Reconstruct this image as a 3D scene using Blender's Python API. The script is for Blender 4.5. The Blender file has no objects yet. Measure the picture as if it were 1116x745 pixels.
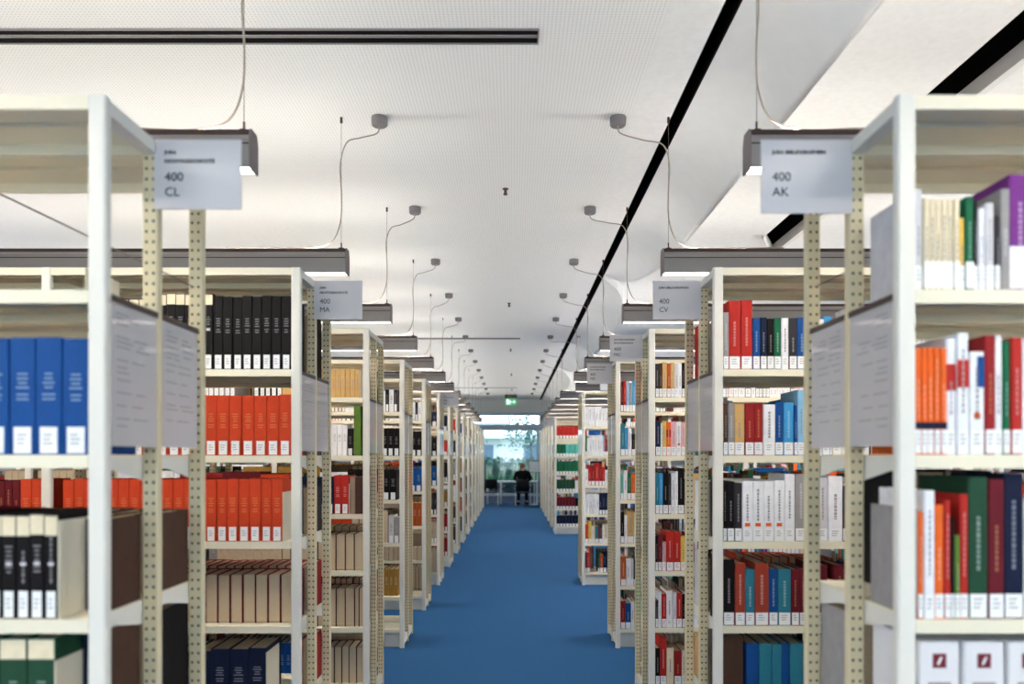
import bpy, bmesh, math, random
from mathutils import Vector, Matrix
from mathutils.bvhtree import BVHTree

# ------------------------------------------------------------------ camera, world, light, exposure
scn = bpy.context.scene
COL = scn.collection
F_PX, W_PX, H_PX = 798.0, 1116.0, 745.0
VPX, VPY = 559.0, 497.0
CAM_Z = 1.5
cam_d = bpy.data.cameras.new('camera')
cam = bpy.data.objects.new('camera', cam_d)
COL.objects.link(cam)
cam.location = (0, 0, CAM_Z)
cam.rotation_euler = (math.radians(90), 0, 0)
cam_d.sensor_width = 36.0
cam_d.lens = 36.0 * F_PX / W_PX
cam_d.shift_x = -(VPX - W_PX / 2) / W_PX
cam_d.shift_y = (VPY - H_PX / 2) / W_PX
cam_d.clip_start = 0.05
cam_d.clip_end = 400
cam_d.dof.use_dof = True
cam_d.dof.focus_distance = 4.6
cam_d.dof.aperture_fstop = 2.0
scn.camera = cam

scn.view_settings.view_transform = 'Standard'
scn.view_settings.look = 'None'
scn.view_settings.gamma = 1.0
scn.view_settings.use_curve_mapping = False
scn.view_settings.exposure = 0.16

LAMP_DOWN = 54.0      # emission of the pendant diffusers
ADDED_UPLIGHT = 225.0  # emission of the uplight facets added on top of the pendants
SKY_STRENGTH = 3.8

world = bpy.data.worlds.new('sky')
scn.world = world
world.use_nodes = True
wn = world.node_tree
bg = wn.nodes['Background']
wtc = wn.nodes.new('ShaderNodeTexCoord')
wsep = wn.nodes.new('ShaderNodeSeparateXYZ')
wramp = wn.nodes.new('ShaderNodeValToRGB')
wn.links.new(wtc.outputs['Generated'], wsep.inputs[0])
wn.links.new(wsep.outputs['Z'], wramp.inputs[0])
wramp.color_ramp.elements[0].position = 0.0
wramp.color_ramp.elements[0].color = (0.92, 0.97, 1.0, 1)
wramp.color_ramp.elements[1].position = 0.7
wramp.color_ramp.elements[1].color = (0.82, 0.93, 1.0, 1)
wn.links.new(wramp.outputs[0], bg.inputs[0])
bg.inputs[1].default_value = SKY_STRENGTH

# ------------------------------------------------------------------ helpers
def lin(c):
    out = []
    for v in c[:3]:
        v /= 255.0
        out.append(v / 12.92 if v <= 0.04045 else ((v + 0.055) / 1.055) ** 2.4)
    return (*out, 1.0)

def setin(n, names, v):
    for k in names:
        if k in n.inputs:
            n.inputs[k].default_value = v
            return

def mat(name, rgb, rough=0.55, spec=0.4, metal=0.0, noise=0.0, nscale=40.0, bump=0.0, emit=None, estr=0.0):
    m = bpy.data.materials.new(name)
    m.use_nodes = True
    nt = m.node_tree
    b = nt.nodes['Principled BSDF']
    c = lin(rgb)
    b.inputs['Base Color'].default_value = c
    b.inputs['Roughness'].default_value = rough
    b.inputs['Metallic'].default_value = metal
    setin(b, ('Specular IOR Level', 'Specular'), spec)
    if noise or bump:
        tc = nt.nodes.new('ShaderNodeTexCoord')
        nz = nt.nodes.new('ShaderNodeTexNoise')
        nz.inputs['Scale'].default_value = nscale
        nz.inputs['Detail'].default_value = 4
        nt.links.new(tc.outputs['Object'], nz.inputs['Vector'])
        if noise:
            rp = nt.nodes.new('ShaderNodeValToRGB')
            rp.color_ramp.elements[0].position = 0.3
            rp.color_ramp.elements[1].position = 0.7
            rp.color_ramp.elements[0].color = tuple(max(0, x * (1 - noise)) for x in c[:3]) + (1,)
            rp.color_ramp.elements[1].color = tuple(min(1, x * (1 + noise)) for x in c[:3]) + (1,)
            nt.links.new(nz.outputs['Fac'], rp.inputs[0])
            nt.links.new(rp.outputs[0], b.inputs['Base Color'])
        if bump:
            bp = nt.nodes.new('ShaderNodeBump')
            bp.inputs['Strength'].default_value = bump
            bp.inputs['Distance'].default_value = 0.002
            nt.links.new(nz.outputs['Fac'], bp.inputs['Height'])
            nt.links.new(bp.outputs[0], b.inputs['Normal'])
    if emit:
        setin(b, ('Emission Color', 'Emission'), lin(emit))
        b.inputs['Emission Strength'].default_value = estr
    return m

class MB:
    """collects shapes for ONE mesh object"""
    def __init__(self):
        self.v = []; self.f = []; self.m = []; self.mats = []
    def mi(self, m):
        if m not in self.mats:
            self.mats.append(m)
        return self.mats.index(m)
    def add(self, vs, fs, m):
        o = len(self.v); k = self.mi(m)
        self.v.extend(vs)
        for f in fs:
            self.f.append([i + o for i in f]); self.m.append(k)
    def box(self, x0, y0, z0, x1, y1, z1, m, M=None):
        vs = [(x0, y0, z0), (x1, y0, z0), (x1, y1, z0), (x0, y1, z0), (x0, y0, z1), (x1, y0, z1), (x1, y1, z1), (x0, y1, z1)]
        if M is not None:
            vs = [tuple(M @ Vector(p)) for p in vs]
        self.add(vs, [(0, 3, 2, 1), (4, 5, 6, 7), (0, 1, 5, 4), (1, 2, 6, 5), (2, 3, 7, 6), (3, 0, 4, 7)], m)
    def prism(self, poly, axis, a0, a1, m):
        """poly: ccw list of 2-D points in the plane across AXIS ('x': (y,z), 'y': (x,z), 'z': (x,y))"""
        def p3(p, a):
            return (a, p[0], p[1]) if axis == 'x' else (p[0], a, p[1]) if axis == 'y' else (p[0], p[1], a)
        n = len(poly)
        vs = [p3(p, a0) for p in poly] + [p3(p, a1) for p in poly]
        fs = [tuple(range(n - 1, -1, -1)), tuple(range(n, 2 * n))]
        fs += [(i, (i + 1) % n, n + (i + 1) % n, n + i) for i in range(n)]
        if axis == 'y':
            fs = [tuple(reversed(f)) for f in fs]
        self.add(vs, fs, m)
    def tube(self, pts, r, m, n=8, cap=True):
        pts = [Vector(p) for p in pts]
        rings = []
        up = Vector((0.13, 0.31, 0.94)).normalized()
        for i, p in enumerate(pts):
            t = (pts[min(i + 1, len(pts) - 1)] - pts[max(i - 1, 0)]).normalized()
            a = t.cross(up)
            if a.length < 1e-3:
                a = t.cross(Vector((1, 0, 0)))
            a.normalize(); b = t.cross(a)
            rr = r[i] if isinstance(r, (list, tuple)) else r
            rings.append([tuple(p + rr * (math.cos(q) * a + math.sin(q) * b)) for q in (2 * math.pi * k / n for k in range(n))])
        vs = [v for rg in rings for v in rg]
        fs = []
        for i in range(len(pts) - 1):
            for k in range(n):
                fs.append((i * n + k, i * n + (k + 1) % n, (i + 1) * n + (k + 1) % n, (i + 1) * n + k))
        if cap:
            fs.append(tuple(range(n - 1, -1, -1)))
            fs.append(tuple(range((len(pts) - 1) * n, len(pts) * n)))
        self.add(vs, fs, m)
    def lathe(self, prof, c, m, n=20):
        vs = []; fs = []
        for r, z in prof:
            for k in range(n):
                q = 2 * math.pi * k / n
                vs.append((c[0] + r * math.cos(q), c[1] + r * math.sin(q), c[2] + z))
        for i in range(len(prof) - 1):
            for k in range(n):
                fs.append((i * n + k, i * n + (k + 1) % n, (i + 1) * n + (k + 1) % n, (i + 1) * n + k))
        fs.append(tuple(range(n - 1, -1, -1))); fs.append(tuple(range((len(prof) - 1) * n, len(prof) * n)))
        self.add(vs, fs, m)
    def mesh(self, name, smooth=False):
        me = bpy.data.meshes.new(name)
        me.from_pydata(self.v, [], self.f)
        for m in self.mats:
            me.materials.append(m)
        me.polygons.foreach_set('material_index', self.m)
        if smooth:
            me.polygons.foreach_set('use_smooth', [True] * len(me.polygons))
        me.update()
        return me
    def build(self, name, parent=None, smooth=False, loc=None):
        return link(name, self.mesh(name, smooth), parent, loc)

def link(name, me, parent=None, loc=None):
    o = bpy.data.objects.new(name, me)
    COL.objects.link(o)
    if parent is not None:
        o.parent = parent
    if loc is not None:
        o.location = loc
    return o

def tag(o, label=None, cat=None, group=None, kind=None):
    if label: o['label'] = label
    if cat: o['category'] = cat
    if group: o['group'] = group
    if kind: o['kind'] = kind
    return o

def empty(name, loc=(0, 0, 0)):
    o = bpy.data.objects.new(name, None)
    COL.objects.link(o)
    o.location = loc
    o.empty_display_size = 0.1
    return o

def copy_tree(o, parent=None):
    c = o.copy()
    COL.objects.link(c)
    c.parent = parent
    for ch in list(o.children):
        copy_tree(ch, c)
    return c

def smooth_curve(pts, n=8):
    """Catmull-Rom through pts"""
    P = [Vector(p) for p in pts]
    out = []
    for i in range(len(P) - 1):
        p0 = P[max(i - 1, 0)]; p1 = P[i]; p2 = P[i + 1]; p3 = P[min(i + 2, len(P) - 1)]
        for k in range(n):
            t = k / n
            out.append(0.5 * ((2 * p1) + (p2 - p0) * t + (2 * p0 - 5 * p1 + 4 * p2 - p3) * t * t + (3 * p1 - p0 - 3 * p2 + p3) * t ** 3))
    out.append(P[-1])
    return out

ORD = ['zeroth', 'first', 'second', 'third', 'fourth', 'fifth', 'sixth', 'seventh', 'eighth', 'ninth', 'tenth', 'eleventh', 'twelfth',
       'thirteenth', 'fourteenth', 'fifteenth', 'sixteenth', 'seventeenth', 'eighteenth', 'nineteenth', 'twentieth']
TENS = {20: 'twenty', 30: 'thirty', 40: 'forty', 50: 'fifty', 60: 'sixty', 70: 'seventy', 80: 'eighty', 90: 'ninety'}
TENTH = {30: 'thirtieth', 40: 'fortieth', 50: 'fiftieth', 60: 'sixtieth', 70: 'seventieth', 80: 'eightieth', 90: 'ninetieth'}
def ordinal(n):
    if n <= 20: return ORD[n]
    t, u = n // 10 * 10, n % 10
    return TENTH[t] if u == 0 else TENS[t] + '-' + ORD[u]

# ------------------------------------------------------------------ materials
M = {}
M['metal'] = mat('cream_white_powder_coat', (230, 226, 216), 0.42, 0.45)
M['metal_shelf'] = mat('shade_yellow_shelf_enamel', (236, 228, 204), 0.38, 0.45)  # yellow of the shaded undersides is put into the whole shelf colour
M['alu'] = mat('grey_aluminium', (140, 135, 134), 0.42, 0.5, 0.25)
M['alu_dark'] = mat('dark_lamp_top', (70, 52, 48), 0.6, 0.3)
M['alu_cap'] = mat('lamp_end_cap', (122, 110, 110), 0.5, 0.4)
M['canopy'] = mat('grey_ceiling_rose', (120, 116, 116), 0.6, 0.3)
M['cable'] = mat('warm_grey_cable', (168, 155, 140), 0.5, 0.3)
M['wire'] = mat('steel_wire', (130, 118, 108), 0.4, 0.5, 0.4)
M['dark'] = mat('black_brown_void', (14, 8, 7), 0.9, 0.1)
M['white'] = mat('white_paint', (226, 223, 217), 0.8, 0.25)
M['ceil_plain'] = mat('white_ceiling_plaster', (236, 233, 228), 0.85, 0.2, noise=0.03, nscale=30)
M['hull'] = mat('white_vault_plaster', (226, 224, 221), 0.85, 0.2, noise=0.02, nscale=10)
M['sign'] = mat('pale_grey_acrylic', (206, 203, 206), 0.22, 0.5)
M['ink'] = mat('dark_grey_print', (52, 48, 52), 0.7, 0.2)
M['ink_pale'] = mat('faded_print', (150, 147, 150), 0.6, 0.3)
M['paper'] = mat('white_paper', (242, 242, 242), 0.7, 0.25)
M['strip'] = mat('dark_brown_strip', (70, 56, 50), 0.5, 0.3)
M['pages'] = mat('cream_page_edges', (202, 182, 154), 0.85, 0.1, noise=0.14, nscale=260)
M['bookend'] = mat('cream_bookend_metal', (222, 214, 192), 0.45, 0.4)
M['lampglow'] = mat('lamp_diffuser', (250, 250, 250), 0.6, 0.2, emit=(255, 247, 234), estr=LAMP_DOWN)
M['uplight_glow'] = mat('added_uplight_glow', (250, 250, 250), 0.6, 0.2, emit=(255, 253, 251), estr=ADDED_UPLIGHT)  # glow of the added uplight that brightens the ceiling
M['winframe'] = mat('pale_window_frame', (196, 208, 220), 0.45, 0.4)
M['winframe_dark'] = mat('blue_grey_spandrel', (92, 108, 134), 0.5, 0.4)

def perforated():
    m = mat('perforated_acoustic_ceiling', (226, 222, 214), 0.9, 0.15)
    nt = m.node_tree; b = nt.nodes['Principled BSDF']
    tc = nt.nodes.new('ShaderNodeTexCoord'); sp = nt.nodes.new('ShaderNodeSeparateXYZ')
    nt.links.new(tc.outputs['Object'], sp.inputs[0])
    def mth(op, a, bb=None):
        n = nt.nodes.new('ShaderNodeMath'); n.operation = op
        for i, q in enumerate((a, bb)):
            if q is None: continue
            if isinstance(q, (int, float)): n.inputs[i].default_value = q
            else: nt.links.new(q, n.inputs[i])
        return n.outputs[0]
    P = 0.017
    dx = mth('SUBTRACT', mth('FRACT', mth('DIVIDE', sp.outputs['X'], P)), 0.5)
    dy = mth('SUBTRACT', mth('FRACT', mth('DIVIDE', sp.outputs['Y'], P)), 0.5)
    r2 = mth('ADD', mth('MULTIPLY', dx, dx), mth('MULTIPLY', dy, dy))
    hole = mth('LESS_THAN', r2, 0.035)
    mx = nt.nodes.new('ShaderNodeMix'); mx.data_type = 'RGBA'
    nt.links.new(hole, mx.inputs['Factor'])
    mx.inputs['A'].default_value = lin((238, 235, 229)); mx.inputs['B'].default_value = lin((200, 196, 190))
    nt.links.new(mx.outputs['Result'], b.inputs['Base Color'])
    return m
M['ceil_perf'] = perforated()

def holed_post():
    m = mat('shade_toned_punched_post', (216, 202, 166), 0.45, 0.4)  # darker beige of the shaded inner posts is put into the base colour
    nt = m.node_tree; b = nt.nodes['Principled BSDF']
    tc = nt.nodes.new('ShaderNodeTexCoord'); sp = nt.nodes.new('ShaderNodeSeparateXYZ')
    nt.links.new(tc.outputs['Object'], sp.inputs[0])
    ge = nt.nodes.new('ShaderNodeNewGeometry'); sn = nt.nodes.new('ShaderNodeSeparateXYZ')
    nt.links.new(ge.outputs['True Normal'], sn.inputs[0])
    def mth(op, a, bb=None):
        n = nt.nodes.new('ShaderNodeMath'); n.operation = op
        for i, q in enumerate((a, bb)):
            if q is None: continue
            if isinstance(q, (int, float)): n.inputs[i].default_value = q
            else: nt.links.new(q, n.inputs[i])
        return n.outputs[0]
    dz = mth('MULTIPLY', mth('SUBTRACT', mth('FRACT', mth('DIVIDE', sp.outputs['Z'], 0.025)), 0.5), 0.025)
    dx = mth('SUBTRACT', mth('ABSOLUTE', sp.outputs['X']), 0.0085)
    r2 = mth('ADD', mth('MULTIPLY', dx, dx), mth('MULTIPLY', dz, dz))
    hole = mth('MULTIPLY', mth('LESS_THAN', r2, 0.0036 ** 2), mth('GREATER_THAN', mth('ABSOLUTE', sn.outputs['Y']), 0.8))
    mx = nt.nodes.new('ShaderNodeMix'); mx.data_type = 'RGBA'
    nt.links.new(hole, mx.inputs['Factor'])
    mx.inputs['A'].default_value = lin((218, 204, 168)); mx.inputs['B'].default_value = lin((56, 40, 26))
    nt.links.new(mx.outputs['Result'], b.inputs['Base Color'])
    return m
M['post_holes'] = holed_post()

def acrylic(name, rgb, alpha, rough=0.06):
    m = bpy.data.materials.new(name); m.use_nodes = True
    nt = m.node_tree; b = nt.nodes['Principled BSDF']; out = nt.nodes['Material Output']
    b.inputs['Base Color'].default_value = lin(rgb); b.inputs['Roughness'].default_value = rough
    setin(b, ('Specular IOR Level', 'Specular'), 0.6)
    tr = nt.nodes.new('ShaderNodeBsdfTransparent'); mx = nt.nodes.new('ShaderNodeMixShader')
    mx.inputs[0].default_value = alpha
    nt.links.new(tr.outputs[0], mx.inputs[1]); nt.links.new(b.outputs[0], mx.inputs[2]); nt.links.new(mx.outputs[0], out.inputs[0])
    return m
M['panel'] = acrylic('frosted_info_panel', (214, 210, 210), 0.80)

def glass():
    m = bpy.data.materials.new('window_glass'); m.use_nodes = True
    nt = m.node_tree; out = nt.nodes['Material Output']
    nt.nodes.remove(nt.nodes['Principled BSDF'])
    tr = nt.nodes.new('ShaderNodeBsdfTransparent'); tr.inputs[0].default_value = (0.92, 0.98, 1.0, 1)
    gl = nt.nodes.new('ShaderNodeBsdfGlossy'); gl.inputs['Roughness'].default_value = 0.02
    fr = nt.nodes.new('ShaderNodeFresnel'); fr.inputs[0].default_value = 1.45
    mx = nt.nodes.new('ShaderNodeMixShader')
    nt.links.new(fr.outputs[0], mx.inputs[0]); nt.links.new(tr.outputs[0], mx.inputs[1]); nt.links.new(gl.outputs[0], mx.inputs[2])
    nt.links.new(mx.outputs[0], out.inputs[0])
    return m
M['glass'] = glass()
M['carpet'] = mat('blue_loop_carpet', (42, 84, 130), 0.95, 0.08, noise=0.22, nscale=160, bump=0.4)

BOOK_RGB = {
 'blue': (20, 72, 136), 'navy': (18, 26, 52), 'black': (17, 12, 14), 'orange': (196, 64, 34), 'brightorange': (232, 104, 40), 'tan': (206, 166, 106),
 'ochre': (150, 112, 52), 'maroon': (98, 24, 34), 'darkred': (146, 34, 36), 'red': (178, 42, 36), 'brown': (74, 52, 42), 'taupe': (150, 130, 114),
 'green': (24, 98, 66), 'darkgreen': (34, 70, 50), 'leaf': (92, 120, 46), 'white': (236, 236, 240), 'grey': (150, 146, 146), 'lightgrey': (206, 204, 208),
 'lightblue': (66, 150, 206), 'sky': (140, 190, 222), 'teal': (44, 116, 136), 'purple': (112, 46, 126), 'yellow': (222, 184, 84), 'cream': (228, 214, 184),
 'pink': (226, 176, 180), 'redbrown': (150, 58, 42), 'charcoal': (50, 46, 50), 'mint': (92, 182, 168), 'rust': (176, 84, 40), 'beige': (196, 176, 150),
}
COLOUR_WORD = {'brightorange': 'bright orange', 'darkred': 'dark red', 'darkgreen': 'dark green', 'leaf': 'leaf green', 'lightgrey': 'light grey', 'lightblue': 'light blue',
               'sky': 'sky blue', 'redbrown': 'red-brown', 'mint': 'mint green'}
for k, c in BOOK_RGB.items():
    M['b_' + k] = mat('book_cloth_' + k, c, 0.62, 0.16, noise=0.08, nscale=30)
    _g = (206, 160, 96) if k in ('orange', 'maroon', 'darkred') else (214, 214, 216)
    M['b_' + k + '_t'] = mat('stamped_lettering_on_' + k, tuple(a * .5 + g * .5 for a, g in zip(c, _g)), 0.5, 0.3)
M['gold'] = mat('gold_stamping', (208, 160, 92), 0.45, 0.5)
M['labelink'] = mat('label_print', (70, 70, 78), 0.7, 0.2)

# ------------------------------------------------------------------ room shell
CEIL = 3.29
YW = 23.6          # window wall at the end of the aisle
YB = -5.5          # wall behind
XL, XR = -9.5, 9.5
SLOT0, SLOT1 = 0.835, 0.905
REC0, REC1, RECY = 2.05, 2.27, 5.95

def struct(name, mb, smooth=False):
    return tag(mb.build(name, None, smooth), kind='structure')

mb = MB(); mb.box(XL, YB, -0.1, XR, YW, 0, M['carpet']); struct('floor', mb)
mb = MB()
PX = 0.62
mb.box(XL, YB, CEIL, PX, YW, CEIL + 0.05, M['ceil_perf'])
mb.box(PX, YB, CEIL, SLOT0, YW, CEIL + 0.05, M['ceil_plain'])
mb.box(SLOT1, YB, CEIL, REC0, YW, CEIL + 0.05, M['ceil_plain'])
mb.prism([(REC0, RECY), (REC1, RECY + .5), (REC1, YW), (REC0, YW)], 'z', CEIL, CEIL + 0.05, M['ceil_plain'])
mb.box(REC1, YB, CEIL, XR, YW, CEIL + 0.05, M['ceil_plain'])
struct('ceiling', mb)
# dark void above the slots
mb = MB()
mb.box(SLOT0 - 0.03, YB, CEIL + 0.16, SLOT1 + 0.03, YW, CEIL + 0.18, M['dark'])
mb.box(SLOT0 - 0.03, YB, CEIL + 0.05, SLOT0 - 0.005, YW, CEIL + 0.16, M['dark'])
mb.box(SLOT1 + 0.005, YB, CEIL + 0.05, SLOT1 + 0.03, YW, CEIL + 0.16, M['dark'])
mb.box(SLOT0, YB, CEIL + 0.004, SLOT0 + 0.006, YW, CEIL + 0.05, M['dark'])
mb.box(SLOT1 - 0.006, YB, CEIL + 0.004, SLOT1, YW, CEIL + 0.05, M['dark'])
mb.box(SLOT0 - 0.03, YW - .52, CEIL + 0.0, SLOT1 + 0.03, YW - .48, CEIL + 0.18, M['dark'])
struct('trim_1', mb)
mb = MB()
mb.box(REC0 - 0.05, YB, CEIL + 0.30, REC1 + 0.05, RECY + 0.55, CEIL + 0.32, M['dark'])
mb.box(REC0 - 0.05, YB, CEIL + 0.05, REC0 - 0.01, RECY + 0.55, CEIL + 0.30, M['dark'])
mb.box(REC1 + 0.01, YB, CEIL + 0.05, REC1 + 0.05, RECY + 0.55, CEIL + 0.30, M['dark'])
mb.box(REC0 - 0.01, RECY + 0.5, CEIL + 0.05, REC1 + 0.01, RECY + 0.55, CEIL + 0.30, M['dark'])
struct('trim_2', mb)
mb = MB()   # pale lipping along the recess
mb.box(REC1 - 0.012, YB, CEIL - 0.03, REC1 + 0.03, RECY + .52, CEIL + 0.05, M['white'])
mb.prism([(REC0 - 0.02, RECY - .02), (REC1 + .03, RECY + .5), (REC1 + .03, RECY + .53), (REC0 - .02, RECY + .01)], 'z', CEIL - 0.03, CEIL + 0.05, M['white'])
struct('trim_3', mb)
# boat-shaped plaster vaults to the right of the slot
def hull(y0, y1, name):
    mb = MB(); NU, NS = 60, 18
    vs = []; fs = []
    for i in range(NU + 1):
        u = i / NU
        y = y0 + (y1 - y0) * u
        g = (max(0.0, 1 - abs(2 * u - 1) ** 5)) ** (1 / 2.2)
        wd = 0.375 * g
        for k in range(NS + 1):
            s = k / NS
            prof = s ** 3.0
            vs.append((SLOT1 + wd * s, y, CEIL - 0.001 - 0.22 * g * prof))
        vs.append((SLOT1 + wd, y, CEIL - 0.0005))
    for i in range(NU):
        for k in range(NS + 1):
            a = i * (NS + 2) + k
            fs.append((a, a + NS + 2, a + NS + 3, a + 1))
    mb.add(vs, fs, M['hull'])
    o = struct(name, mb, True)
    o.data.polygons.foreach_set('use_smooth', [(q % (NS + 1)) != NS for q in range(len(o.data.polygons))])
hull(-0.1, 7.25, 'trim_4'); hull(7.35, 14.7, 'trim_5'); hull(14.8, 22.1, 'trim_6'); hull(-7.4 + 2, -0.2, 'trim_7')

def wall_with_windows_x(name, x, side, wins, z0=0.9, z1=2.9):
    mb = MB(); t = 0.2
    xa, xb = (x - t, x) if side < 0 else (x, x + t)
    ys = [YB] + [q for w in wins for q in w] + [YW]
    for i in range(0, len(ys), 2):
        mb.box(xa, ys[i], 0, xb, ys[i + 1], CEIL, M['white'])
    for a, b in wins:
        mb.box(xa, a, 0, xb, b, z0, M['white']); mb.box(xa, a, z1, xb, b, CEIL, M['white'])
    struct(name, mb)
WN = [0]
def window_x(x, a, b, z0, z1):
    WN[0] += 1
    mb = MB(); t = 0.04
    n = 3
    for k in range(n + 1):
        y = a + (b - a) * k / n
        mb.box(x - 0.03, y - t / 2, z0, x + 0.03, y + t / 2, z1, M['winframe'])
    mb.box(x - 0.03, a, z0, x + 0.03, b, z0 + t, M['winframe']); mb.box(x - 0.03, a, z1 - t, x + 0.03, b, z1, M['winframe'])
    w = struct('window_%d' % WN[0], mb)
    g = MB(); g.box(x - 0.004, a, z0, x + 0.004, b, z1, M['glass']); g.build('pane', w)
wl = [(-4.5, -0.5), (1.5, 6.5), (8.5, 13.5), (15.5, 20.5)]
wall_with_windows_x('wall_left', XL, -1, wl); wall_with_windows_x('wall_right', XR, 1, wl)
for a, b in wl:
    window_x(XL - 0.1, a, b, 0.9, 2.9); window_x(XR + 0.1, a, b, 0.9, 2.9)
# wall behind the camera, mostly glazed like the far one
mb = MB()
mb.box(XL, YB - 0.2, 0, XR, YB, 0.5, M['white']); mb.box(XL, YB - 0.2, 2.95, XR, YB, CEIL, M['white'])
mb.box(XL, YB - 0.2, 0.5, -6, YB, 2.95, M['white']); mb.box(6, YB - 0.2, 0.5, XR, YB, 2.95, M['white'])
struct('wall_back', mb)
WN[0] += 1
mb = MB()
for k in range(9):
    x = -6 + 12 * k / 8
    mb.box(x - 0.03, YB - 0.13, 0.5, x + 0.03, YB - 0.07, 2.95, M['winframe'])
w = struct('window_%d' % WN[0], mb)
g = MB(); g.box(-6, YB - 0.104, 0.5, 6, YB - 0.096, 2.95, M['glass']); g.build('pane', w)

# far wall: solid to the sides, glazed across the aisle
GX0, GX1 = -2.6, 0.98
mb = MB()
mb.box(XL, YW, 0, GX0, YW + 0.2, CEIL, M['white']); mb.box(GX1, YW, 0, XR, YW + 0.2, CEIL, M['white'])
struct('wall_front', mb)
mb = MB(); mb.box(GX0 - 1.0, YW - 0.5, 2.88, GX1 + 0.6, YW + 0.2, CEIL, M['white']); struct('trim_8', mb)
WN[0] += 1
mb = MB(); y0, y1 = YW + 0.05, YW + 0.13
mb.box(GX0, y0, 0, GX1, y1, 0.05, M['winframe_dark'])
mb.box(GX0, y0, 0.05, GX1, y1 - 0.02, 0.22, M['winframe_dark'])
mb.box(GX0, y0 - 0.03, 0.22, GX1, y1, 0.30, M['winframe'])
mb.box(GX0, y0 - 0.06, 2.34, GX1, y1, 2.52, M['winframe'])
mb.box(GX0, y0, 2.82, GX1, y1, 2.9, M['winframe'])
for x in (-2.3, -0.385, 0.80):
    mb.box(x - 0.03, y0 - 0.02, 0, x + 0.03, y1, 2.4 if x > 0 else 0.72, M['winframe'])
mb.box(0.86, y0 - 0.05, 0, GX1, y1, 2.9, M['winframe'])
w = struct('window_%d' % WN[0], mb)
g = MB(); g.box(GX0, YW + 0.085, 0.0, GX1, YW + 0.093, 2.9, M['glass']); g.build('pane', w)
mb = MB(); mb.box(XL, YW - 0.02, 0, GX0, YW, 0.08, M['white']); mb.box(GX1, YW - 0.02, 0, XR, YW, 0.08, M['white']); struct('baseboard_front', mb)

# ------------------------------------------------------------------ outdoors, beyond the end window
M['lawn'] = mat('garden_ground', (96, 116, 92), 0.95, 0.1, noise=0.3, nscale=3)
M['render'] = mat('white_render_wall', (206, 216, 226), 0.8, 0.2)
M['bluepane'] = mat('blue_grey_house_window', (92, 118, 148), 0.2, 0.6)  # one even blue-grey for the house windows
M['leafd'] = mat('dark_green_leaf', (58, 96, 92), 0.6, 0.3)
M['leafm'] = mat('blade_green_leaf', (72, 128, 92), 0.55, 0.3)
M['leafp'] = mat('pale_grass_leaf', (168, 182, 172), 0.6, 0.3)
M['bark'] = mat('grey_bark', (110, 100, 92), 0.9, 0.1)
mb = MB(); mb.box(-40, YW + 0.2, -0.12, 40, 90, -0.02, M['lawn']); tag(mb.build('ground'), kind='structure')
rng = random.Random(5)
def leaf_quads(mb, pts, size, m):
    for p in pts:
        d = Vector((rng.uniform(-1, 1), rng.uniform(-1, 1), rng.uniform(-0.6, 1))).normalized()
        e = d.cross(Vector((rng.uniform(-1, 1), rng.uniform(-1, 1), rng.uniform(-1, 1)))).normalized()
        L = size * rng.uniform(0.7, 1.3)
        p = Vector(p)
        mb.add([tuple(p - d * L), tuple(p + e * L * 0.4), tuple(p + d * L), tuple(p - e * L * 0.4)], [(0, 1, 2, 3)], m)
mb = MB()
leaf_quads(mb, [(rng.uniform(-6, 5), rng.uniform(29.2, 30.4), rng.uniform(0.0, 1.42)) for _ in range(5200)], 0.13, M['leafd'])
mb.box(-6, 29.5, -0.02, 5, 30.1, 1.25, M['leafd'])
tag(mb.build('clipped_hedge'), 'dark green clipped hedge in front of the white house outside', 'hedge')
def blade_clump(x, y, h, m, n, name, label, group):
    mb = MB()
    for _ in range(n):
        a = rng.uniform(0, 6.283); r = rng.uniform(0.01, 0.06); hh = h * rng.uniform(0.65, 1.05); bend = rng.uniform(0.02, 0.125)
        c, s = math.cos(a), math.sin(a); w = rng.uniform(0.012, 0.03)
        q = [(x + c * (r + bend * t * t), y + s * (r + bend * t * t), hh * t - 0.02) for t in (0, 0.5, 0.8, 1)]
        vs = []
        for (px, py, pz), ww in zip(q, (w, w, w * .7, 0.002)):
            vs += [(px - s * ww, py + c * ww, pz), (px + s * ww, py - c * ww, pz)]
        mb.add(vs, [(0, 1, 3, 2), (2, 3, 5, 4), (4, 5, 7, 6)], m)
    tag(mb.build(name), label, 'plant', group)
for k in range(9):
    x = -2.0 + k * 0.40
    blade_clump(x, 25.9 + rng.uniform(-.2, .2), rng.uniform(0.75, 1.0), M['leafm'], 80, 'leafy_garden_plant', 'green strap-leaved plant in the garden row just outside the end window', 'strap-leaved plants outside the end window')
for k in range(8):
    x = -1.9 + k * 0.50
    blade_clump(x, 27.3 + rng.uniform(-.2, .2), rng.uniform(1.1, 1.3), M['leafp'], 90, 'pale_garden_tuft', 'pale feathery grass tuft between hedge and green plants outside', 'pale grass tufts outside the end window')
mb = MB()
leaf_quads(mb, [(rng.uniform(-2.6, 1.6), rng.uniform(24.3, 25.1), rng.uniform(0.0, 0.66)) for _ in range(2200)], 0.10, mat('deep_green_leaf', (26, 46, 50), 0.6, 0.3))
tag(mb.build('ground_cover_foliage'), 'low dark ground cover just outside the end window', 'plants', kind='stuff')
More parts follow.
